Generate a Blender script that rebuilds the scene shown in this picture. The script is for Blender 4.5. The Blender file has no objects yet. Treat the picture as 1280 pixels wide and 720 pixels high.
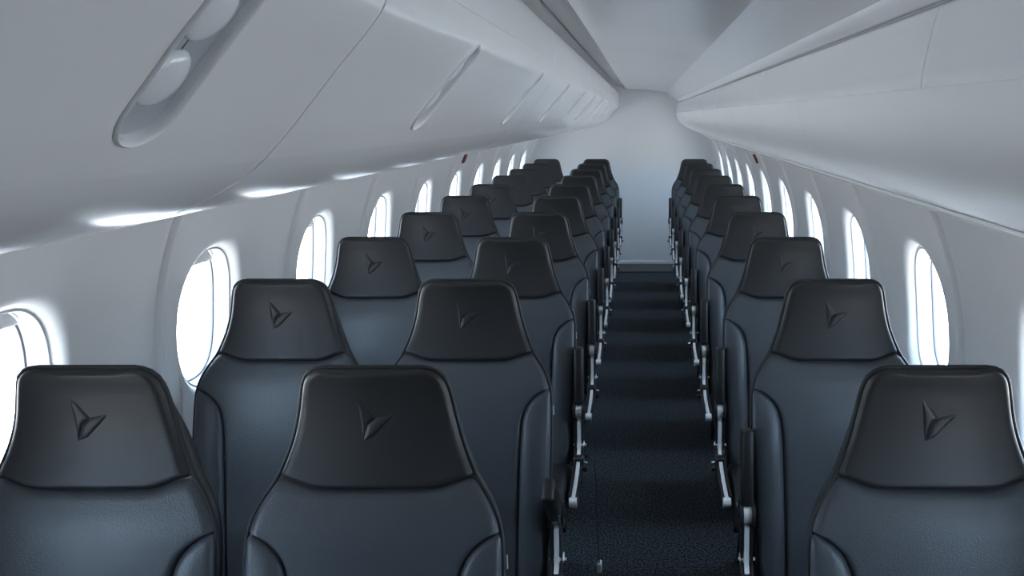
import bpy, bmesh, math, random
from mathutils import Vector, Matrix
random.seed(7)
PI = math.pi
C = bpy.context.scene.collection
sc = bpy.context.scene

# ------------------------------------------------------------------ camera, sky, light, exposure
H = 1.70                                   # camera height above the aisle floor
cam_d = bpy.data.cameras.new('camera')
cam_d.sensor_width = 36.0
cam_d.lens = 1024 / 1280 * 36.0
cam_d.shift_x = -164 / 1280
cam_d.clip_start = 0.02
cam = bpy.data.objects.new('camera', cam_d)
cam.location = (0, 0, H)
cam.rotation_euler = (math.radians(90 - 11.86), 0, 0)
C.objects.link(cam)
sc.camera = cam

world = bpy.data.worlds.new('sky')
sc.world = world
world.use_nodes = True
wn = world.node_tree.nodes
wl = world.node_tree.links
bg = wn['Background']
tc = wn.new('ShaderNodeTexCoord')
sx = wn.new('ShaderNodeSeparateXYZ')
rp = wn.new('ShaderNodeValToRGB')
wl.new(tc.outputs['Generated'], sx.inputs[0])
mp = wn.new('ShaderNodeMapRange')
mp.inputs[1].default_value = -1; mp.inputs[2].default_value = 1
wl.new(sx.outputs['Z'], mp.inputs[0])
wl.new(mp.outputs[0], rp.inputs[0])
rp.color_ramp.elements[0].position = 0.46; rp.color_ramp.elements[0].color = (0.74, 0.77, 0.80, 1)   # pale apron
rp.color_ramp.elements[1].position = 0.54; rp.color_ramp.elements[1].color = (0.54, 0.75, 1.0, 1)    # overcast sky
wl.new(rp.outputs[0], bg.inputs['Color'])
bg.inputs['Strength'].default_value = 1.0

sc.view_settings.view_transform = 'Standard'
sc.view_settings.look = 'None'
sc.view_settings.gamma = 1.0
sc.view_settings.use_curve_mapping = False
sc.view_settings.exposure = 4.5
sc.cycles.max_bounces = 12
sc.cycles.diffuse_bounces = 8
sc.cycles.glossy_bounces = 5
sc.cycles.transparent_max_bounces = 12
sc.cycles.caustics_reflective = False
sc.cycles.caustics_refractive = False
sc.cycles.use_denoising = True

PITCH = 0.79
WIN_Y0 = 1.56                              # window k stands at WIN_Y0 + PITCH*k
WIN_K = range(-1, 10)  # the last pair, behind the last row, is added to light the rear bulkhead
WIN_Z = H - 0.585
CX = -0.22                                 # centre of the fuselage section
Y_FRONT, Y_BACK = -0.84, 9.416

# ------------------------------------------------------------------ materials
def mat(name, color, rough=0.5, metal=0.0, spec=0.5, bump=None, coat=0.0, vary=None):
    m = bpy.data.materials.new(name); m.use_nodes = True
    nt = m.node_tree; b = nt.nodes['Principled BSDF']
    b.inputs['Base Color'].default_value = (*color, 1)
    b.inputs['Roughness'].default_value = rough
    b.inputs['Metallic'].default_value = metal
    b.inputs['Specular IOR Level'].default_value = spec
    b.inputs['Coat Weight'].default_value = coat
    b.inputs['Coat Roughness'].default_value = 0.15
    co = nt.nodes.new('ShaderNodeTexCoord')
    if vary:
        scale, c2, detail = vary
        n = nt.nodes.new('ShaderNodeTexNoise'); n.inputs['Scale'].default_value = scale; n.inputs['Detail'].default_value = detail
        r = nt.nodes.new('ShaderNodeValToRGB')
        r.color_ramp.elements[0].position = 0.38; r.color_ramp.elements[0].color = (*color, 1)
        r.color_ramp.elements[1].position = 0.66; r.color_ramp.elements[1].color = (*c2, 1)
        nt.links.new(co.outputs['Object'], n.inputs['Vector'])
        nt.links.new(n.outputs['Fac'], r.inputs[0]); nt.links.new(r.outputs[0], b.inputs['Base Color'])
    if bump:
        kind, scale, strength, dist = bump
        n = nt.nodes.new('ShaderNodeTexVoronoi' if kind == 'voronoi' else 'ShaderNodeTexNoise')
        n.inputs['Scale'].default_value = scale
        bp = nt.nodes.new('ShaderNodeBump'); bp.inputs['Strength'].default_value = strength; bp.inputs['Distance'].default_value = dist
        nt.links.new(co.outputs['Object'], n.inputs['Vector'])
        nt.links.new(n.outputs['Distance' if kind == 'voronoi' else 'Fac'], bp.inputs['Height'])
        nt.links.new(bp.outputs[0], b.inputs['Normal'])
    return m

M_PANEL = mat('white_panel_plastic', (0.80, 0.805, 0.81), 0.28, vary=(3.0, (0.82, 0.825, 0.83), 3))
M_BIN = mat('white_bin_plastic', (0.80, 0.81, 0.82), 0.17, vary=(2.0, (0.82, 0.83, 0.84), 3))
M_UNDER = mat('white_moulding_satin', (0.80, 0.81, 0.82), 0.42, spec=0.35, vary=(2.0, (0.82, 0.83, 0.84), 3))
M_CEIL = mat('ceiling_gloss', (0.79, 0.80, 0.81), 0.17, vary=(2.0, (0.81, 0.82, 0.83), 3))
M_BULK = mat('bulkhead_laminate', (0.88, 0.89, 0.90), 0.30, vary=(2.5, (0.90, 0.905, 0.91), 3))
M_FRONT = mat('front_bulkhead_darkened', (0.05, 0.055, 0.06), 0.6, vary=(2.5, (0.06, 0.065, 0.07), 3))  # unseen bulkhead, colour darkened to dim the light on the headrests
M_TRIM = mat('white_trim', (0.85, 0.86, 0.87), 0.25)
M_FRAME = mat('window_bezel', (0.60, 0.60, 0.60), 0.28, vary=(12.0, (0.64, 0.64, 0.64), 2))
M_GASKET = mat('window_gasket', (0.10, 0.10, 0.12), 0.5)
M_SHADE = mat('window_shade', (0.50, 0.51, 0.53), 0.5)
M_CARPET = mat('navy_carpet', (0.008, 0.011, 0.015), 0.95, spec=0.1, vary=(120.0, (0.085, 0.100, 0.112), 2), bump=('noise', 320.0, 0.7, 0.004))
M_LEATHER_SHADED = mat('black_leather_shaded', (0.016, 0.0175, 0.020), 0.46, bump=('voronoi', 520.0, 0.10, 0.0015), vary=(6.0, (0.019, 0.021, 0.024), 3))  # leather tone darkened to paint in the shade on the headrests
M_PERF_LIT = mat('perforated_leather_lit', (0.054, 0.060, 0.069), 0.42, bump=('voronoi', 330.0, 0.22, 0.0015), vary=(6.0, (0.060, 0.067, 0.077), 3))  # same leather, perforated and lightened to paint in light on the seat backs
M_PIPING = mat('seat_piping', (0.012, 0.014, 0.016), 0.62, vary=(9.0, (0.020, 0.022, 0.026), 2))
M_SHELL = mat('black_shell', (0.012, 0.013, 0.015), 0.45, vary=(8.0, (0.017, 0.018, 0.02), 2))
M_METAL = mat('brushed_aluminium', (0.84, 0.85, 0.86), 0.32, metal=0.2, vary=(40.0, (0.88, 0.885, 0.89), 2))
M_BLACK = mat('black_plastic', (0.012, 0.012, 0.014), 0.38, vary=(14.0, (0.018, 0.018, 0.02), 2))
M_PADTRIM = mat('armrest_leather', (0.011, 0.011, 0.012), 0.5, bump=('noise', 300.0, 0.1, 0.001))
M_LAMP = mat('reading_light_lens', (0.74, 0.77, 0.80), 0.16, vary=(20.0, (0.78, 0.80, 0.83), 2))
M_DISH = mat('service_panel_plastic', (0.40, 0.43, 0.46), 0.3, vary=(10.0, (0.38, 0.41, 0.44), 2))
M_RED = mat('red_handle', (0.13, 0.022, 0.018), 0.4, vary=(30.0, (0.16, 0.03, 0.022), 2))
M_WEB = mat('belt_webbing', (0.016, 0.014, 0.018), 0.8, bump=('noise', 400.0, 0.4, 0.001))
M_TAG = mat('metal_tag', (0.75, 0.76, 0.78), 0.3, metal=0.6)

M_GLASS = bpy.data.materials.new('window_glass'); M_GLASS.use_nodes = True
_nt = M_GLASS.node_tree; _nt.nodes.clear()
_o = _nt.nodes.new('ShaderNodeOutputMaterial'); _mx = _nt.nodes.new('ShaderNodeMixShader')
_t = _nt.nodes.new('ShaderNodeBsdfTransparent'); _g = _nt.nodes.new('ShaderNodeBsdfGlossy'); _lw = _nt.nodes.new('ShaderNodeLayerWeight')
_t.inputs[0].default_value = (0.97, 0.985, 0.99, 1); _g.inputs['Roughness'].default_value = 0.03; _lw.inputs[0].default_value = 0.5
_pw = _nt.nodes.new('ShaderNodeMath'); _pw.operation = 'POWER'; _pw.inputs[1].default_value = 5.0
_sc = _nt.nodes.new('ShaderNodeMath'); _sc.operation = 'MULTIPLY_ADD'; _sc.inputs[1].default_value = 0.85; _sc.inputs[2].default_value = 0.05
_nt.links.new(_lw.outputs['Facing'], _pw.inputs[0]); _nt.links.new(_pw.outputs[0], _sc.inputs[0])
_nt.links.new(_sc.outputs[0], _mx.inputs[0]); _nt.links.new(_t.outputs[0], _mx.inputs[1]); _nt.links.new(_g.outputs[0], _mx.inputs[2]); _nt.links.new(_mx.outputs[0], _o.inputs[0])

# ------------------------------------------------------------------ helpers
class MB:
    """collects vertices and faces and links them as ONE mesh object"""
    def __init__(s): s.v = []; s.f = []
    def add(s, vs, fs):
        o = len(s.v); s.v += [tuple(p) for p in vs]; s.f += [tuple(i + o for i in f) for f in fs]
    def grid(s, rows, close_u=False, flip=False):
        n, m = len(rows), len(rows[0]); fs = []
        for i in range(n - 1):
            for j in range(m if close_u else m - 1):
                k = (j + 1) % m
                q = (i*m + j, i*m + k, (i+1)*m + k, (i+1)*m + j)
                fs.append(q[::-1] if flip else q)
        s.add([p for r in rows for p in r], fs)
    def box(s, lo, hi):
        x0, y0, z0 = lo; x1, y1, z1 = hi
        s.add([(x0,y0,z0),(x1,y0,z0),(x1,y1,z0),(x0,y1,z0),(x0,y0,z1),(x1,y0,z1),(x1,y1,z1),(x0,y1,z1)],
              [(0,3,2,1),(4,5,6,7),(0,1,5,4),(1,2,6,5),(2,3,7,6),(3,0,4,7)])
    def rbox(s, lo, hi, r=0.01, seg=2, mtx=None):
        bm = bmesh.new()
        bmesh.ops.create_cube(bm, size=1)
        for v in bm.verts:
            v.co = Vector([lo[i] + (v.co[i] + .5) * (hi[i] - lo[i]) for i in range(3)])
        bmesh.ops.bevel(bm, geom=bm.edges[:], offset=r, segments=seg, profile=0.5, affect='EDGES', clamp_overlap=True)
        if mtx: bm.transform(mtx)
        bm.verts.index_update()
        s.add([v.co[:] for v in bm.verts], [[v.index for v in f.verts] for f in bm.faces]); bm.free()
    def cyl(s, a, b, r, n=16, r2=None, cap=True):
        a, b = Vector(a), Vector(b); d = (b - a).normalized(); r2 = r if r2 is None else r2
        u = d.orthogonal().normalized(); w = d.cross(u)
        A = [a + (u*math.cos(2*PI*i/n) + w*math.sin(2*PI*i/n))*r for i in range(n)]
        B = [b + (u*math.cos(2*PI*i/n) + w*math.sin(2*PI*i/n))*r2 for i in range(n)]
        fs = [(i, (i+1) % n, n + (i+1) % n, n + i) for i in range(n)]
        if cap: fs += [tuple(range(n))[::-1], tuple(range(n, 2*n))]
        s.add(A + B, fs)
    def tube(s, pts, r, n=8, closed=False):
        pts = [Vector(p) for p in pts]; N = len(pts); rings = []
        u = None
        for i, p in enumerate(pts):
            d = (pts[(i+1) % N] - pts[i-1]) if (closed or 0 < i < N-1) else (pts[1]-pts[0] if i == 0 else pts[-1]-pts[-2])
            d.normalize()
            u = (u - d*u.dot(d)).normalized() if u is not None else d.orthogonal().normalized()
            w = d.cross(u)
            rings.append([p + (u*math.cos(2*PI*k/n) + w*math.sin(2*PI*k/n))*r for k in range(n)])
        if closed: rings.append(rings[0])
        s.grid(rings, close_u=True)
        if not closed:
            o = len(s.v) - N*n
            s.f.append(tuple(o + k for k in range(n))[::-1]); s.f.append(tuple(o + (N-1)*n + k for k in range(n)))
    def bar(s, pts, wx, wn):
        """flat bar swept along a path in the yz plane: width wx along x, thickness wn in the plane"""
        rings = []
        for i, p in enumerate(pts):
            a, b = pts[max(i-1, 0)], pts[min(i+1, len(pts)-1)]
            d = Vector((0, b[1]-a[1], b[2]-a[2])).normalized(); nn = Vector((0, -d.z, d.y)); p = Vector(p)
            rings.append([p + Vector((sx_*wx/2, 0, 0)) + nn*(sn*wn/2) for sx_, sn in ((-1,-1),(1,-1),(1,1),(-1,1))])
        s.grid(rings, close_u=True)
        o = len(s.v) - 4*len(pts); e = len(s.v) - 4
        s.f.append((o, o+3, o+2, o+1)); s.f.append((e, e+1, e+2, e+3))
    def mesh(s, name, m, smooth=40):
        me = bpy.data.meshes.new(name); me.from_pydata(s.v, [], s.f); me.validate(); me.materials.append(m)
        bm = bmesh.new(); bm.from_mesh(me)
        bmesh.ops.remove_doubles(bm, verts=bm.verts[:], dist=1e-5)
        bmesh.ops.recalc_face_normals(bm, faces=bm.faces[:]); bm.to_mesh(me); bm.free()
        if smooth:
            me.polygons.foreach_set('use_smooth', [True]*len(me.polygons))
            me.set_sharp_from_angle(angle=math.radians(smooth))
        return me
    def build(s, name, m, parent=None, smooth=40, label=None):
        o = bpy.data.objects.new(name, s.mesh(name, m, smooth)); C.objects.link(o)
        if parent: o.parent = parent
        if label: o['label'] = label
        return o

def tag(o, label, cat, group=None):
    o['label'] = label; o['category'] = cat
    if group: o['group'] = group
    return o
def struct(o, label=None, cat=None):
    o['kind'] = 'structure'
    if label: o['label'] = label
    if cat: o['category'] = cat
    return o
def empty(name, loc=(0,0,0), parent=None):
    o = bpy.data.objects.new(name, None); o.empty_display_size = 0.1; o.location = loc; C.objects.link(o)
    if parent: o.parent = parent
    return o
def sstep(a, b, x):
    t = min(1.0, max(0.0, (x - a)/(b - a))); return t*t*(3 - 2*t)
def lerp(a, b, t): return a + (b - a)*t
def interp(kn, x):
    if x <= kn[0][0]: return kn[0][1]
    for i in range(len(kn)-1):
        (x0, y0), (x1, y1) = kn[i], kn[i+1]
        if x <= x1:
            t = (x - x0)/(x1 - x0)
            m0 = (y1 - kn[i-1][1])/(x1 - kn[i-1][0]) if i > 0 else (y1-y0)/(x1-x0)
            m1 = (kn[i+2][1] - y0)/(kn[i+2][0] - x0) if i+2 < len(kn) else (y1-y0)/(x1-x0)
            d = x1 - x0
            return (2*t**3-3*t*t+1)*y0 + (t**3-2*t*t+t)*d*m0 + (-2*t**3+3*t*t)*y1 + (t**3-t*t)*d*m1
    return kn[-1][1]
def catmull(P, per=8):
    out = []
    for i in range(len(P)-1):
        p0, p1, p2, p3 = P[max(i-1,0)], P[i], P[i+1], P[min(i+2,len(P)-1)]
        for k in range(per):
            t = k/per
            out.append(tuple(0.5*(2*p1[a] + (p2[a]-p0[a])*t + (2*p0[a]-5*p1[a]+4*p2[a]-p3[a])*t*t + (3*p1[a]-p0[a]-3*p2[a]+p3[a])*t**3) for a in range(len(p1))))
    return out + [tuple(P[-1])]
def resample(P, n):
    L = [0]
    for i in range(1, len(P)): L.append(L[-1] + math.dist(P[i], P[i-1]))
    out = []; j = 0
    for k in range(n):
        t = L[-1]*k/(n-1)
        while j < len(P)-2 and L[j+1] < t: j += 1
        u = 0 if L[j+1] == L[j] else (t - L[j])/(L[j+1]-L[j])
        out.append(tuple(lerp(P[j][a], P[j+1][a], min(1,max(0,u))) for a in range(len(P[0]))))
    return out
class Profile:
    """smooth 2-D section curve (x, z) addressed by arc length, with a normal"""
    def __init__(s, P, per=10):
        s.P = catmull(P, per); s.L = [0]
        for i in range(1, len(s.P)): s.L.append(s.L[-1] + math.dist(s.P[i], s.P[i-1]))
        s.len = s.L[-1]
    def at(s, d):
        d = min(max(d, 0), s.len); lo, hi = 0, len(s.L)-2
        while lo < hi:
            m = (lo + hi + 1)//2
            if s.L[m] <= d: lo = m
            else: hi = m - 1
        u = (d - s.L[lo])/(s.L[lo+1]-s.L[lo]); a, b = s.P[lo], s.P[lo+1]
        return Vector((lerp(a[0], b[0], u), lerp(a[1], b[1], u)))
    def nor(s, d):
        t = s.at(min(d+.004, s.len)) - s.at(max(d-.004, 0)); t.normalize(); return Vector((-t.y, t.x))

# closed outlines in a 2-D domain, cut into four sides at their "corners" so that they can be bridged to a rectangle
def outline_super(a, b, p, m):
    out = []
    for k in range(4):
        for i in range(m):
            th = -PI/4 + k*PI/2 + (PI/2)*i/m
            c, s_ = math.cos(th), math.sin(th)
            r = (abs(c)**p + abs(s_)**p)**(-1/p)
            out.append((a*r*c, b*r*s_))
    return out
def outline_stadium(L, r, m):
    """long in the first coordinate"""
    def arc(cx, t0, t1, n): return [(cx + r*math.cos(lerp(t0,t1,i/n)), r*math.sin(lerp(t0,t1,i/n))) for i in range(n+1)]
    s1 = arc(L, -PI/4, PI/4, 12); s2 = arc(L, PI/4, PI/2, 6) + arc(-L, PI/2, 3*PI/4, 6)
    s3 = arc(-L, 3*PI/4, 5*PI/4, 12); s4 = arc(-L, 5*PI/4, 3*PI/2, 6) + arc(L, 3*PI/2, 7*PI/4, 6)
    out = []
    for s_ in (s1, s2, s3, s4): out += resample(s_, m+1)[:-1]
    return out
def rect_loop(x0, x1, y0, y1, m):
    c = [(x1,y0),(x1,y1),(x0,y1),(x0,y0)]
    return [tuple(lerp(c[k][a], c[(k+1)%4][a], i/m) for a in (0,1)) for k in range(4) for i in range(m)]

# ------------------------------------------------------------------ cabin section
def half(Z):                                # half width at height Z relative to the camera
    if Z > -0.7: return math.sqrt(max(0.0, 1.06**2 - (Z + 0.7)**2))
    if Z > -1.25: return 1.06
    return 1.06 - 0.05*((-1.25 - Z)/0.45)**2
def wall_pt(side, y, z, off=0.0):           # off > 0 goes outwards, away from the cabin
    Z = z - H; h = half(Z)
    nz = (Z + 0.7)/1.06 if Z > -0.7 else 0.0
    nx = math.sqrt(1 - nz*nz)
    return (CX + side*(h + off*nx), y, z + off*nz)

# floor
mb = MB()
mb.grid([[(x, y, 0) for x in (CX-1.02, -0.3, 0.3, CX+1.02)] for y in (Y_FRONT, 2, 5, Y_BACK)])
floor = struct(mb.build('floor', M_CARPET, smooth=0), 'dark navy flecked carpet running down the aisle between the seats', 'floor')

# side walls: backing strips, dado and crown on the wall mesh; each window panel is a piece of its own
PAN_OFF = -0.26                             # a panel begins this far before its window
ZB, ZT = 0.62, H - 0.13
HW_P, HW = (0.158, 0.200), (0.136, 0.178)   # mouth of the funnel's throat, clear glass
def build_wall(side, nm):
    w = MB()
    w.grid([[wall_pt(side, y, z, 0.004) for z in (0.0, 0.1, 0.25, 0.4, 0.52, ZB)] for y in (Y_FRONT, Y_BACK)])         # dado
    zs = [ZT + 0.0] ; 
    w.grid([[wall_pt(side, y, ZB, 0.004), wall_pt(side, y, ZB, 0.03)] for y in (Y_FRONT, Y_BACK)])
    w.grid([[wall_pt(side, y, ZT + i*0.02, 0.004 + (0.02 if i == 0 else 0)) for i in range(4)] for y in (Y_FRONT, Y_BACK)])
    for k in list(WIN_K) + [WIN_K[-1]+1]:                                                                             # the channel between two panels
        yb_ = WIN_Y0 + PITCH*k + PAN_OFF
        pts = [(-0.03, .024), (-0.0125, .024), (-0.0115, .006), (-0.007, -.003), (0.0, -.005), (0.007, -.003), (0.0115, .006), (0.0125, .024), (0.03, .024)]
        w.grid([[wall_pt(side, yb_ + dy, lerp(ZB, ZT, i/20), of) for dy, of in pts] for i in range(21)])
    ye = WIN_Y0 + PITCH*WIN_K[0] + PAN_OFF
    w.grid([[wall_pt(side, y, lerp(ZB, ZT, i/16), o_) for y, o_ in ((Y_FRONT, 0), (ye - .02, 0), (ye - 0.012, 0.004), (ye - .012, .03))] for i in range(17)])
    ye = WIN_Y0 + PITCH*(WIN_K[-1]+1) + PAN_OFF
    if ye < Y_BACK: w.grid([[wall_pt(side, y, lerp(ZB, ZT, i/16), o_) for y, o_ in ((ye + .012, .03), (ye + 0.012, .004), (ye + .02, 0), (Y_BACK, 0))] for i in range(17)])
    wall = w.build(nm, M_PANEL)
    struct(wall, 'curved white cabin side wall with oval windows on the %s' % ('left' if side < 0 else 'right'), 'wall')
    return wall
def panel_mesh(side, gap0, gap1):
    m = 18; p = MB()
    rect = rect_loop(PAN_OFF + gap0, PITCH + PAN_OFF - gap1, ZB + 0.003 - WIN_Z, ZT - 0.003 - WIN_Z, m)
    inset = rect_loop(PAN_OFF + gap0 + .012, PITCH + PAN_OFF - gap1 - .012, ZB + 0.010 - WIN_Z, ZT - 0.010 - WIN_Z, m)
    throat = outline_super(*HW_P, 2.35, m); mouth = outline_super(0.194, 0.248, 2.45, m)
    rows = []
    def row(loop, off): rows.append([wall_pt(side, q[0], WIN_Z + q[1], off if not callable(off) else off(q)) for q in loop])
    ins2 = rect_loop(PAN_OFF + gap0 + .034, PITCH + PAN_OFF - gap1 - .034, ZB + 0.016 - WIN_Z, ZT - 0.016 - WIN_Z, m)
    ins3 = rect_loop(PAN_OFF + gap0 + .058, PITCH + PAN_OFF - gap1 - .058, ZB + 0.022 - WIN_Z, ZT - 0.022 - WIN_Z, m)
    row(rect, 0.026); row(rect, 0.014); row([tuple(lerp(a[i], b[i], .4) for i in (0,1)) for a, b in zip(rect, inset)], 0.009); row(inset, 0.006); row(ins2, 0.0022)
    inset = ins3; row(inset, 0.0)
    for i in range(1, 8): row([tuple(lerp(a[j], b[j], i/8) for j in (0,1)) for a, b in zip(inset, mouth)], 0.0)
    for i in range(0, 9):
        t = i/8
        row([tuple(lerp(a[j], b[j], t) for j in (0,1)) for a, b in zip(mouth, throat)], 0.030*t**2.3)
    p.grid(rows, close_u=True)
    return p.mesh('wall_panel', M_PANEL, 50)
def loop_pts(side, loop, off): return [wall_pt(side, q[0], WIN_Z + q[1], off) for q in loop]
def scaled(a, b, m=18): return outline_super(a, b, 2.35, m)
def window_meshes(side):
    fr = MB()
    a, b = HW_P
    fr.grid([loop_pts(side, scaled(a + d, b + d), of) for d, of in ((.004, .031), (.001, .0265), (-.003, .0265), (-.007, .032), (-.009, .060), (-.012, .082), (-.018, .090))], close_u=True)
    ga = MB()
    ga.grid([loop_pts(side, scaled(a + d, b + d), of) for d, of in ((-.0105, .0705), (-.016, .071), (-.0165, .076), (-.0115, .079))], close_u=True)
    pa = MB(); c = scaled(a - .013, b - .013)
    rows = [loop_pts(side, [(q[0]*s_, q[1]*s_) for q in c], .075) for s_ in (1, .7, .35, .02)]
    pa.grid(rows, close_u=True)
    sh = MB()                                                           # the pull-down shade, almost fully up
    A, B = a - .0115, b - .0115; z0 = 0.150; rows = []
    for i in range(9):
        z = lerp(z0, B*0.998, i/8); x = A*(max(0.0, 1 - (z/B)**2.35))**(1/2.35)
        rows.append([wall_pt(side, lerp(-x, x, j/10), WIN_Z + z, .064) for j in range(11)])
    sh.grid(rows)
    rows = [[wall_pt(side, lerp(-1, 1, j/10)*A*(1-(z0/B)**2.35)**(1/2.35), WIN_Z + z0 - dz, o_) for j in range(11)] for dz, o_ in ((0,.064),(.004,.061),(.008,.064),(.004,.067),(0,.064))]
    sh.grid(rows)
    return fr.mesh('window_frame', M_FRAME), ga.mesh('gasket', M_GASKET), pa.mesh('pane', M_GLASS, 0), sh.mesh('window_shade', M_SHADE)
win_no = 0
for side, sname in ((-1, 'left'), (1, 'right')):
    wall = build_wall(side, 'wall_' + sname)
    pm = panel_mesh(side, 0.0150, 0.0150)
    hatch = panel_mesh(side, 0.0150, 0.021)
    fm, gm, gl, sh = window_meshes(side)
    def link(name, me, par, y=0):
        o = bpy.data.objects.new(name, me); o.location = (0, y, 0); C.objects.link(o); o.parent = par; return o
    for k in WIN_K:
        y = WIN_Y0 + PITCH*k
        pn = link('wall_panel', hatch if k == 5 else pm, wall, y)
        if k == 5:
            pn['label'] = 'emergency hatch panel with a dark edge gap and red handle'
            h = MB(); zc = H - 0.275
            c = Vector(wall_pt(side, -0.01, zc, -0.006)); 
            h.rbox((-.006, -.030, -.032), (.006, .030, .032), .005, 2, Matrix.Translation(c) @ Matrix.Rotation(side*-0.42, 4, 'Y'))
            hh = h.build('exit_handle', M_RED, pn, label='red exit handle')
        win_no += 1
        wo = bpy.data.objects.new('window_%d' % win_no, fm); wo.location = (0, y, 0); C.objects.link(wo)
        struct(wo, 'oval cabin window number %d from the front in the %s wall' % (k + 2, sname), 'window')
        link('gasket', gm, wo); link('pane', gl, wo); link('window_shade', sh, wo)
        # daylight portal of this window: guides sampling of the sky, gives no light itself
        ld = bpy.data.lights.new('daylight_portal', 'AREA'); ld.shape = 'RECTANGLE'; ld.size = 0.34; ld.size_y = 0.44
        ld.cycles.is_portal = True
        lo = bpy.data.objects.new('daylight_portal', ld); lo.location = wall_pt(side, y, WIN_Z, 0.10)
        lo.rotation_euler = (0, math.radians(90)*side, 0); C.objects.link(lo)
    # bright trim along the foot of the bins
    t = MB(); xz = (-1.10, -0.212) if side < 0 else (0.7030, -0.2185)
    t.grid([[(xz[0] + side*a, y, H + xz[1] + b) for a, b in ((.012, .008), (-.004, .007), (-.008, .001), (-.005, -.006), (.012, -.008))] for y in (Y_FRONT, Y_BACK)])
    struct(t.build('trim_%d' % (1 if side < 0 else 2), M_TRIM), 'thin white trim strip under the %s overhead bins' % sname, 'trim')

# ceiling: visible panel, coves and the crown of the fuselage
def sweep(P, y0, y1, ny=2): return [[(p[0], lerp(y0, y1, i/(ny-1)), H + p[1]) for p in P] for i in range(ny)]
c = MB()
crown = [(CX + 1.06*math.cos(a), -0.7 + 1.06*math.sin(a)) for a in [math.radians(lerp(32, 148, i/40)) for i in range(41)]]
c.grid(sweep(crown, Y_FRONT, Y_BACK))
ceiling = struct(c.build('ceiling', M_CEIL), 'curved crown of the cabin above the bins', 'ceiling')
c = MB()
cp = catmull([(-0.205, .312), (-0.195, .296), (-0.185, .291), (-0.10, .287), (0.06, .280), (0.22, .258), (0.33, .226), (0.362, .212)], 8)
c.grid(sweep(cp, Y_FRONT, Y_BACK - .003)); c.grid(sweep([(-0.205, .312), (-0.215, .335), (-0.30, .335)], Y_FRONT, Y_BACK))
c.build('ceiling_panel', M_CEIL, ceiling)
c = MB(); c.grid(sweep(catmull([(0.372, .228), (0.362, .216), (0.364, .207), (0.374, .178), (0.388, .152), (0.40, .150)], 4), Y_FRONT, Y_BACK - .003))
c.build('valance', M_CEIL, ceiling)

# rear and front bulkheads
ring = [(CX + half(min(Z, .34))*1.02 + .02, H + Z) for Z in [lerp(-1.7, 0.40, i/40) for i in range(41)]]
ring_l = [(2*CX - x, z) for x, z in ring]
loop = ring + ring_l[::-1]
b = MB(); b.add([(x, Y_BACK, z) for x, z in loop] + [(x, Y_BACK + .04, z) for x, z in loop], [tuple(range(len(loop))), tuple(range(len(loop), 2*len(loop)))[::-1]])
struct(b.build('wall_back', M_BULK, smooth=0), 'plain pale grey rear bulkhead at the end of the aisle', 'wall')
b = MB(); b.rbox((CX - 1.0, Y_BACK - .012, 0.012), (CX + 1.0, Y_BACK - .001, 0.045), .003, 1)
struct(b.build('baseboard_back', M_BULK), 'narrow pale skirting at the foot of the rear bulkhead', 'baseboard')
b = MB(); b.rbox((-0.34, 8.93, 0.0005), (0.38, Y_BACK - .004, 0.012), .003, 1)  # flat black strip over the carpet along the rear bulkhead
struct(b.build('trim_3', M_BLACK), 'flat black strip across the floor before the rear bulkhead', 'trim')
b = MB()                                                                 # unseen front bulkhead; its doorway is closed to keep front light out
dx0, dx1, dz = -0.30, 0.30, 1.80
fr_l = [p for p in ring_l]; 
b.add([(x, Y_FRONT, z) for x, z in ring_l] + [(dx0, Y_FRONT, min(z, dz)) for x, z in ring_l], [(i, i+1, 41+i+1, 41+i) for i in range(40)])
b.add([(x, Y_FRONT, z) for x, z in ring] + [(dx1, Y_FRONT, min(z, dz)) for x, z in ring], [(i, i+1, 41+i+1, 41+i) for i in range(40)])
b.add([(dx0, Y_FRONT, dz), (dx1, Y_FRONT, dz), (dx1, Y_FRONT, H+.40), (dx0, Y_FRONT, H+.40)], [(0,1,2,3)])
struct(b.build('wall_front', M_FRONT, smooth=0), 'front bulkhead behind the viewer', 'wall')
b = MB(); b.rbox((dx0, Y_FRONT - .05, 0), (dx1, Y_FRONT - .005, dz), .004, 1)  # added door panel, blocks light through the front doorway
struct(b.build('door_1', M_FRONT), 'closed door added in the front bulkhead behind the viewer', 'door')

# ------------------------------------------------------------------ overhead bins
PL = Profile([(-0.315, .262), (-0.285, .262), (-0.276, .250), (-0.272, .20), (-0.269, .150), (-0.272, .118), (-0.292, .090), (-0.325, .054), (-0.360, .014), (-0.392, -.022),
              (-0.440, -.066), (-0.520, -.106), (-0.610, -.128), (-0.700, -.143), (-0.820, -.158), (-0.95, -.168), (-1.09, -.180)])
PR = Profile([(0.412, .143), (0.400, .1435), (0.386, .138), (0.377, .10), (0.370, .060), (0.369, .030), (0.374, 0.0), (0.388, -.040), (0.418, -.078), (0.470, -.114),
              (0.560, -.155), (0.640, -.1865), (0.710, -.2125)])
def s_near(prof, z):                       # arc length where the section drops to height z
    best = min(range(len(prof.P)), key=lambda i: abs(prof.P[i][1] - z) if prof.L[i] > .05 else 9)
    return prof.L[best]
def surf(prof, s, y, off=0.0, sign=1):
    p = prof.at(s); n = prof.nor(s)*sign
    return (p.x + n.x*off, y, H + p.y + n.y*off)
SIGN_L = 1 if PL.nor(PL.len*.5).y < 0 else -1      # +off points into the cabin
SIGN_R = 1 if PR.nor(PR.len*.5).y < 0 else -1
BIN_L = 1.58; GAP = 0.0011
sL_crest = s_near(PL, .122); sR_crest = s_near(PR, .035)
PSU_L, PSU_R = 0.056, 0.035                # half straight length, end radius
PSU_S = sL_crest + 0.006 + PSU_L + PSU_R   # centre along the section

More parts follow.
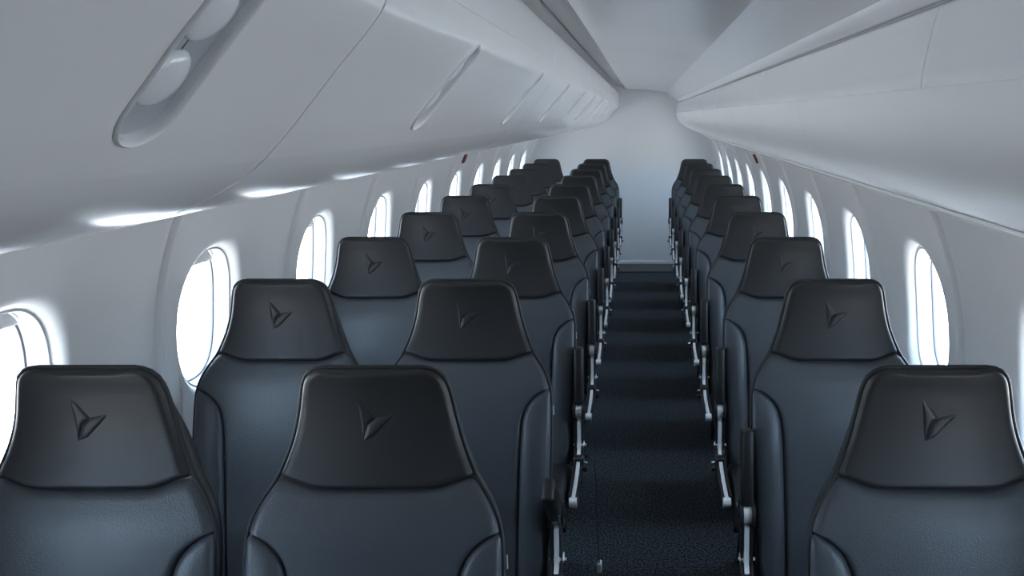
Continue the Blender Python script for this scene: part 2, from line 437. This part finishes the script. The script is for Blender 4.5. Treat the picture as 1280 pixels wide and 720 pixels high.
def strip(prof, s0, s1, y0, y1, sign, ns, edge=0.0018):
    rows = []
    for y, o in ((y0, -.010), (y0, -edge), (y0 + edge, 0), (y0 + 2*edge, 0), (y0 + .02, 0), (y0 + .1, 0), (lerp(y0, y1, .5), 0), (y1 - .1, 0), (y1 - .02, 0), (y1 - 2*edge, 0), (y1 - edge, 0), (y1, -edge), (y1, -.010)):
        rows.append([surf(prof, lerp(s0, s1, i/ns), y, o, sign) for i in range(ns+1)])
    return rows
def end_cap(mb, prof, y, back):
    P = [(p[0], y, H + p[1]) for p in prof.P[::2]] + [(back[0], y, H + back[1])]
    mb.add(P, [tuple(range(len(P)))])
def left_bin_meshes(L, psus):
    """local y from 0 to L"""
    door = MB(); door.grid(strip(PL, 0.0, sL_crest - .040, GAP, L - GAP, SIGN_L, 16))
    low = MB(); s0 = sL_crest - .0396; sb = PSU_S + PSU_L + PSU_R + .035
    low.grid(strip(PL, sb, PL.len, GAP, L - GAP, SIGN_L, 40))
    m = 14; cuts = [GAP] + [(psus[i] + psus[i+1])/2 for i in range(len(psus)-1)] + [L - GAP]
    for i, py in enumerate(psus):
        rect = rect_loop(s0, sb, cuts[i], cuts[i+1], m); hole = [(PSU_S + a, py + b_) for a, b_ in outline_stadium(PSU_L, PSU_R, m)]
        rows = [[surf(PL, lerp(r[0], q[0], t), lerp(r[1], q[1], t), 0, SIGN_L) for r, q in zip(rect, hole)] for t in [j/10 for j in range(11)]]
        low.grid(rows, close_u=True)
    end_cap(low, PL, GAP, (-1.06, .1)); end_cap(low, PL, L - GAP, (-1.06, .1))
    return door.mesh('bin_door', M_BIN, 50), low.mesh('bin_shell', M_BIN, 50)
def psu_meshes():
    m = 14; rim = MB(); rows = []
    def lp(dr, off): return [surf(PL, PSU_S + a, b_, off, SIGN_L) for a, b_ in outline_stadium(PSU_L, PSU_R + dr, m)]
    for dr, off in ((.0008, -.001), (.0008, .0016), (-.0010, .0030), (-.0030, .0020), (-.0042, -.002), (-.0050, -.0075)): rows.append(lp(dr, off))
    rim.grid(rows, close_u=True)
    dish = MB(); rows = []
    for f in (1.0, .8, .55, .3, .04):
        rows.append([surf(PL, PSU_S + a*(0.15 + .85*f if f < 1 else 1), b_*f, -.0070 - .002*(1 - f), SIGN_L) for a, b_ in outline_stadium(PSU_L, PSU_R - .0044, m)])
    dish.grid(rows, close_u=True)
    lamps = []
    for sg in (-1, 1):
        d = MB(); rows = []; s_c = PSU_S + sg*.031; R = .0255
        for j in range(9):
            a = PI/2*j/8
            rows.append([surf(PL, s_c + 1.05*R*math.cos(a)*math.cos(2*PI*i/20), R*math.cos(a)*math.sin(2*PI*i/20), -.0082 + .0082*math.sin(a), SIGN_L) for i in range(20)])
        d.grid(rows, close_u=True); lamps.append(d.mesh('reading_light', M_LAMP, 60))
    return rim.mesh('bezel', M_BIN, 60), dish.mesh('service_panel', M_DISH, 60), lamps
def obj(name, me, par=None, loc=(0,0,0), label=None):
    o = bpy.data.objects.new(name, me); o.location = loc; C.objects.link(o)
    if par: o.parent = par
    if label: o['label'] = label
    return o
ORD = ['nearest', 'second', 'third', 'fourth', 'fifth', 'sixth', 'seventh', 'eighth', 'ninth', 'tenth', 'eleventh']
bez, dish, lamps = psu_meshes()
def left_bin(y0, L, psus, label):
    b = empty('overhead_bin', (0, y0, 0)); tag(b, label, 'luggage bin', 'overhead bins on the left')
    d, s_ = left_bin_meshes(L, psus)
    obj('bin_door', d, b); obj('bin_shell', s_, b)
    for py in psus:
        u = obj('service_panel', dish, b, (0, py, 0), 'oval recess with two reading lights')
        obj('bezel', bez, u)
        for lm in lamps: obj('reading_light', lm, u)
LEN_L = 1.70
edges = [0.91 + LEN_L*(i - 1) for i in range(7)]
for i, y0 in enumerate(edges):
    L = min(LEN_L, Y_BACK - .004 - y0)
    if L < .2: continue
    ps = [p for p in ((0.60, 1.42) if i == 0 else (0.505, 1.39)) if p < L - .05]
    lab = ['white overhead bin at top left with the largest oval lamp recess', 'white overhead bin on the left just past the curved panel seam'][i] if i < 2 else \
          'white overhead bin on the left side, %s from the viewer%s' % (ORD[i], ', against the rear bulkhead' if L < LEN_L else '')
    left_bin(y0, L, ps, lab)
def half_cap(mb, y):
    P = [surf(PR, sR_crest*k/14, y) for k in range(15)] + [(0.46, y, H + .03), (0.46, y, H + .09)]
    mb.add(P, [tuple(range(len(P)))])
def right_bin(y0, L, label):
    b = empty('overhead_bin', (0, y0, 0)); tag(b, label, 'luggage bin', 'overhead bins on the right')
    d = MB(); d.grid(strip(PR, 0.0, sR_crest, GAP, L - GAP, SIGN_R, 18)); d.build('bin_door', M_BIN, b, 50)
    s3 = MB(); half_cap(s3, GAP + .004); half_cap(s3, L - GAP - .004); s3.build('bin_end', M_BIN, b, 0)
edges = [-0.46 + BIN_L*i for i in range(7)]
for i, y0 in enumerate(edges):
    L = min(BIN_L, Y_BACK - .004 - y0)
    if L < .2: continue
    lab = 'white overhead bin at top right, nearest, ending at the vertical door seam' if i == 0 else \
          'white overhead bin on the right side, %s from the viewer%s' % (ORD[i], ', against the rear bulkhead' if L < BIN_L else '')
    right_bin(y0, L, lab)
# curved mouldings that close the underside of the right bins; their joints sit further back than those of the doors
cuts = [Y_FRONT + .01, 2.0, 3.58, 5.16, 6.74, 8.32, Y_BACK - .004]
for i in range(6):
    L = cuts[i+1] - cuts[i]
    m_ = MB(); m_.grid(strip(PR, sR_crest + .0002, PR.len, .0005, L - .0005, SIGN_R, 36, .0009))
    o = m_.build('underside_panel', M_UNDER, None, 50); o.location = (0, cuts[i], 0)
    tag(o, 'curved white panel under the right bins, %s' % ('nearest, from the frame edge to its faint joint' if i == 0 else '%s from the viewer' % ORD[i] if i < 5 else 'last, against the rear bulkhead'), 'panel', 'panels under the right bins')

# ------------------------------------------------------------------ seats
ZTOP = H - 0.439                           # top of a headrest
YB = [(0, -.026), (.05, -.019), (.12, -.022), (.20, -.042), (.28, -.074), (.45, -.122), (.74, -.185), (.85, -.208)]
def yb(h): return interp(YB, h)
EDGE = catmull([(.085, 0), (.1065, .0045), (.1230, .0185), (.1320, .042), (.1425, .095), (.156, .145), (.178, .200)], 6)
EDGE2 = catmull([(.178, .200), (.189, .217), (.205, .240), (.218, .265), (.2245, .288)], 5)
SEAM = catmull([(.2245, .288), (.206, .2965), (.186, .310), (.1685, .328), (.157, .352), (.150, .386), (.146, .45), (.143, .56), (.139, .80)], 6)
OUT = catmull([(.2245, .288), (.2275, .305), (.2295, .355), (.2295, .45), (.224, .60), (.214, .80)], 6)
T = 0.013
def qround(d, w): t = min(1.0, max(0.0, d/w)); return math.sqrt(1 - (1 - t)**2)
def head_pt(t, w, he, hc, top_d, bot_d):
    a = abs(t); h = hc + (he - hc)*sstep(.55, 1.0, a)
    d_out = (1 - a)*w
    f = min(qround(d_out, .013), qround(top_d, .011))
    y = yb(h) + T - T*f + .013*max(0, 1 - bot_d/.011)**2
    y += -.006*math.cos(t*PI/2)*f                        # slight crown
    return Vector((t*w, y, ZTOP - h))
def dense(P, n):                           # rows bunched towards the seam so that its crease stays crisp
    R = resample(P, 400); out = []
    for i in range(n):
        u = i/(n-1); u = u if u < .6 else .6 + .4*(1 - (1 - (u - .6)/.4)**1.9)
        out.append(R[round(u*399)])
    return out
def headrest_rows(n=34, m=32):
    E = dense(EDGE, n); rows = []
    for i, (w, he) in enumerate(E):
        v = i/(n-1)
        hc = he + (.219 - .200)*sstep(0.25, 1, v) + (0.012*math.sin(PI*min(1, v/.35)) if v < .35 else 0)
        rows.append([head_pt(-math.cos(PI*j/m)*.35 + (2*j/m - 1)*.65, w, he, hc, hc, .219 - hc) for j in range(m+1)])
    return rows
def emblem_at(x, h): 
    v = min(1, h/.2); w = interp([(0,.090),(.042,.132),(.095,.1425),(.145,.156),(.20,.178)], h)
    return head_pt(x/w, w, h, h, h, .219 - h)
def mid_rows(m=32):
    E = dense(EDGE2[::-1], 14)[::-1][:-1] + resample(SEAM, 36); rows = []; nO = 13
    for i, (w, he) in enumerate(E):
        hc = he + .019*max(0, 1 - (he - .200)/.10); outer = 1 - sstep(nO - 4, nO + 1, i); row = []
        for j in range(m+1):
            t = -math.cos(PI*j/m)*.4 + (2*j/m - 1)*.6; a = abs(t); h = hc + (he - hc)*sstep(.55, 1.0, a); d = (1 - a)*w
            y = yb(h) + outer*T*(1 - qround(d, .013)) + (1 - outer)*.012*max(0, 1 - d/.010)**2
            y += .013*max(0, 1 - (hc - .219)/.011)**2
            y += -.004*math.cos(t*PI/2)*sstep(.22, .30, h) + .010*sstep(.34, .6, h)*math.cos(t*PI/2)
            row.append(Vector((t*w, y, ZTOP - h)))
        rows.append(row)
    return rows
def bolster_rows(side, n=36, m=14):
    I = resample(SEAM, n); O = resample(OUT, n); rows = []
    for i in range(n):
        row = []; v = i/(n-1)
        for j in range(m+1):
            u = .5 - .5*math.cos(PI*j/m); x = lerp(I[i][0], O[i][0], u); h = lerp(I[i][1], O[i][1], u); W = math.dist(I[i], O[i])
            d0 = u*W; d1 = (1-u)*W
            y = yb(h) + .012*max(0, 1 - d0/.010)**2 + T*(1 - qround(d1, .013))
            y -= .013*math.sin(PI*min(1, u*1.05))*sstep(0, .35, v)
            row.append(Vector((side*x, y, ZTOP - h)))
        rows.append(row)
    return rows
OUTLINE = EDGE + EDGE2[1:] + OUT[1:]
def seat_meshes():
    M = {}
    b = MB(); b.grid(headrest_rows()); M['headrest'] = b.mesh('headrest', M_LEATHER_SHADED, 80)
    b = MB(); b.grid(mid_rows()); M['back_cushion'] = b.mesh('back_cushion', M_PERF_LIT, 80)
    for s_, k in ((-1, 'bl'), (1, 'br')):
        b = MB(); b.grid(bolster_rows(s_)); M[k] = b.mesh('side_bolster', M_PERF_LIT, 80)
    P = [(x, yb(h) + T, ZTOP - h) for x, h in resample(OUTLINE, 60)]
    path = [(-x, y, z) for x, y, z in P[::-1]] + [tuple(p) for p in P]
    b = MB(); b.tube([(x*1.006, y + .001, z + (.0012 if abs(x) < .125 and z > ZTOP - .02 else 0)) for x, y, z in path], .0046, 8); M['piping'] = b.mesh('piping', M_PIPING, 80)
    b = MB(); rows = []                                    # rear shell: closed behind, a little inside the piping
    for dy, s_ in ((T - .002, .985), (T + .002, 1.0), (T + .030, .99), (T + .044, .955), (T + .049, .90)):
        pp = [(x*s_, yb(h) + T - .002 + (dy - T + .002)*(.06 + .94*sstep(0, .16, h)), ZTOP - (.0 if s_ > .98 else (1 - s_)*.12) - h*(1 if s_ > .98 else 1 - (1 - s_)*.1)) for x, h in resample(OUTLINE, 44)]
        rows.append([(-x, y, z) for x, y, z in pp[::-1]] + pp)
    b.grid(rows)
    n = len(rows[0]); last = rows[-1]
    b.grid([[last[n//2 - 1 - i], last[n//2 + i]] for i in range(n//2)])
    first = rows[0]
    b.grid([[first[n//2 - 1 - i], first[n//2 + i]] for i in range(n//2)])
    M['back_shell'] = b.mesh('back_shell', M_SHELL, 50)
    # embossed emblem: two raised blades, a wing along the left and a body pointing right
    b = MB()
    for poly in [[(q[0]*.88, q[1]) for q in P_] for P_ in EMBLEM]:
        cx = sum(p[0] for p in poly)/len(poly); cy = sum(p[1] for p in poly)/len(poly)
        per = []
        for i in range(len(poly)):
            a, c2 = poly[i], poly[(i+1) % len(poly)]
            per += [(lerp(a[0], c2[0], k/6), lerp(a[1], c2[1], k/6)) for k in range(6)]
        rows = []
        for f, off in ((1.22, .0010), (1.05, -.0006), (.85, -.0018), (.62, -.0027), (.3, -.0028), (.02, -.0028)):
            rows.append([emblem_at(lerp(cx, p[0], f), .094 - lerp(cy, p[1], f)) + Vector((0, off, 0)) for p in per])
        b.grid(rows, close_u=True)
    M['emblem'] = b.mesh('emblem', M_LEATHER_SHADED, 35)
    # cushion, pan and legs
    b = MB(); b.rbox((-.222, -.610, .370), (.222, -.165, .470), .035, 4, Matrix.Translation((0, -.35, .44)) @ Matrix.Rotation(math.radians(-3), 4, 'X') @ Matrix.Translation((0, .35, -.44)))
    M['seat_cushion'] = b.mesh('seat_cushion', M_LEATHER_SHADED, 60)
    b = MB(); b.rbox((-.215, -.56, .355), (.215, -.06, .383), .008, 2)
    for yy in (-.46, -.16): b.cyl((-.222, yy, .345), (.222, yy, .345), .017, 14)
    b.bar([(-.18, -.10, .36), (-.18, -.05, .50), (-.18, -.045, .62)], .02, .02); b.bar([(.18, -.10, .36), (.18, -.05, .50), (.18, -.045, .62)], .02, .02)
    M['seat_frame'] = b.mesh('seat_frame', M_BLACK, 40)
    for k, x in (('leg_l', -.15), ('leg_r', .15)):
        b = MB(); b.bar([(x, -.45, .345), (x, -.43, .20), (x, -.41, .0)], .024, .034); b.bar([(x, -.17, .345), (x, -.12, .16), (x, -.08, .0)], .024, .034)
        b.bar([(x, -.44, .05), (x, -.26, .045), (x, -.07, .05)], .02, .02)
        M[k] = b.mesh('leg', M_BLACK, 40)
    return M
EMBLEM = [[(-.0315, .036), (-.022, .030), (.0005, .0045), (-.0145, -.0065), (-.0235, -.034), (-.0265, -.010)],
          [(-.0125, -.0085), (.006, .0045), (.0345, .0085), (.030, .0015), (-.0035, -.0285), (-.0205, -.035), (-.0190, -.024)]]
SM = seat_meshes()
def arm_meshes(s):
    """side s = +1 arm on the seat's right in view, -1 on its left"""
    A = {}; x = s*.2475
    b = MB(); b.rbox((x - .0165, -.030, .028), (x + .0165, .030, .232), .010, 3); A['pad'] = b.mesh('armrest_pad', M_PADTRIM, 50)
    b = MB(); b.cyl((x - .0105, 0, 0), (x + .0105, 0, 0), .028, 24)
    A['hub'] = b.mesh('pivot_hub', M_METAL, 40)
    b = MB()
    for q in (-1, 1): b.cyl((x + q*.011, 0, 0), (x + q*.021, 0, 0), .036, 24); b.cyl((x + q*.021, 0, 0), (x + q*.023, 0, 0), .012, 16)
    A['washer'] = b.mesh('pivot_washer', M_BLACK, 40)
    path = catmull([(x, 0, -.020), (x, -.006, -.10), (x, -.022, -.150), (x, -.075, -.185), (x, -.17, -.205), (x, -.30, -.212)], 6)
    b = MB(); b.bar(path, .013, .036); b.cyl((x - .013, -.30, -.212), (x + .013, -.30, -.212), .018, 16)
    A['bar'] = b.mesh('support_bar', M_METAL, 40)
    b = MB(); xo = x - s*.0135; p2 = [(xo, q[1] + .004, q[2]) for q in path]; b.bar(p2, .008, .046)
    xo = x + s*.0125; b.bar([(xo, q[1] + .004, q[2]) for q in path], .005, .030)
    A['cover'] = b.mesh('bar_cover', M_BLACK, 40)
    b = MB(); b.rbox((x - .020, -.075, -.190), (x + .020, -.028, -.150), .012, 3); b.cyl((x - s*.0, -.05, -.20), (x + s*.03, -.055, -.205), .008, 10)
    A['knob'] = b.mesh('recline_knob', M_BLACK, 50)
    b = MB(); b.cyl((x + s*.019, -.064, -.170), (x + s*.032, -.070, -.170), .0035, 8)
    A['pin'] = b.mesh('release_pin', M_METAL, 40)
    b = MB(); b.rbox((x - .016, -.022, -.135), (x + .018, .014, -.118), .003, 1)
    b.cyl((x - .021, -.010, -.127), (x + .025, -.010, -.127), .0045, 8)
    A['bolt'] = b.mesh('bracket_bolt', M_METAL, 40)
    return A
ARM = {1: arm_meshes(1), -1: arm_meshes(-1)}
PIVOT_Y, PIVOT_Z = -.165, H - 1.050
def add_armrest(seat, s, lean=-9.0):
    a = empty('armrest', (0, PIVOT_Y, PIVOT_Z), seat); A = ARM[s]
    p = obj('armrest_pad', A['pad'], a); p.rotation_euler = (math.radians(lean), 0, 0)
    obj('pivot_hub', A['hub'], a); obj('pivot_washer', A['washer'], a); obj('support_bar', A['bar'], a)
    obj('bar_cover', A['cover'], a); obj('recline_knob', A['knob'], a); obj('bracket_bolt', A['bolt'], a); obj('release_pin', A['pin'], a)
tg = MB(); tg.rbox((.2315, -.052, ZTOP - .372), (.2335, -.046, ZTOP - .345), .0008, 1); TAGM = tg.mesh('edge_tag', M_TAG, 0)
def seat_at(x, y, label, group, arm=None, lean=-9.0):
    s_ = empty('aircraft_seat', (x, y, 0)); tag(s_, label, 'seat', group)
    h = obj('headrest', SM['headrest'], s_); obj('emblem', SM['emblem'], h, label='embossed winged arrow emblem')
    obj('back_cushion', SM['back_cushion'], s_)
    obj('side_bolster', SM['bl'], s_); obj('side_bolster', SM['br'], s_)
    obj('piping', SM['piping'], s_); obj('back_shell', SM['back_shell'], s_)
    obj('seat_cushion', SM['seat_cushion'], s_); obj('seat_frame', SM['seat_frame'], s_)
    obj('leg', SM['leg_l'], s_); obj('leg', SM['leg_r'], s_)
    if arm: add_armrest(s_, arm, lean)
    if arm == 1: obj('edge_tag', TAGM, s_, label='small silver tag')
    return s_
ROW_Y0 = 1.411
COLS = [(-0.992, 'left window', 'black leather seat by the left windows', 'seats along the left windows', None),
        (-0.481, 'left aisle', 'black leather seat on the left edge of the aisle', 'seats on the left of the aisle', 1),
        (0.526, 'right', 'black leather single seat right of the aisle', 'single seats on the right', -1)]
SEATS = {}
for ci, (x, key, lab, grp, arm) in enumerate(COLS):
    for n in range(10):
        place = ('in the nearest row' if n == 0 else 'in the last row' if n == 9 else 'in the %s row' % ORD[n])
        SEATS[ci, n] = seat_at(x, ROW_Y0 + PITCH*n, lab + ' ' + place, grp, arm, 48.0 if (ci, n) == (1, 1) else -9.0)

# a loose lap belt hangs into the aisle from the third left aisle seat
s_ = SEATS[1, 2]
pts = catmull([(.262, -.18, .475), (.285, -.19, .485), (.303, -.20, .455), (.310, -.205, .36), (.309, -.21, .24), (.315, -.215, .13), (.318, -.218, .075)], 6)
b = MB(); rows = [[(p[0] + o, p[1] + q, p[2]) for o, q in ((0, -.012), (.0022, -.012), (.0022, .012), (0, .012))] for p in pts]
b.grid(rows, close_u=True); b.f.append((0,1,2,3)); belt = b.build('seat_belt', M_WEB, s_, 30, 'black lap belt hanging into the aisle')
b = MB(); b.rbox((.309, -.236, .040), (.327, -.202, .078), .004, 2); b.build('belt_buckle', M_METAL, belt)
# and a folded belt lies by the arm of the second left aisle seat
s_ = SEATS[1, 1]
b = MB(); pts = catmull([(.236, -.28, .47), (.236, -.27, .58), (.240, -.235, .655), (.250, -.225, .690), (.264, -.245, .680), (.270, -.26, .60), (.270, -.265, .50)], 6)
rows = [[(p[0], p[1] + q, p[2] + o) for o, q in ((0, -.016), (.003, -.016), (.003, .016), (0, .016))] for p in pts]
b.grid(rows, close_u=True); b.build('seat_belt', M_WEB, s_, 30, 'black lap belt looped over the armrest pivot')
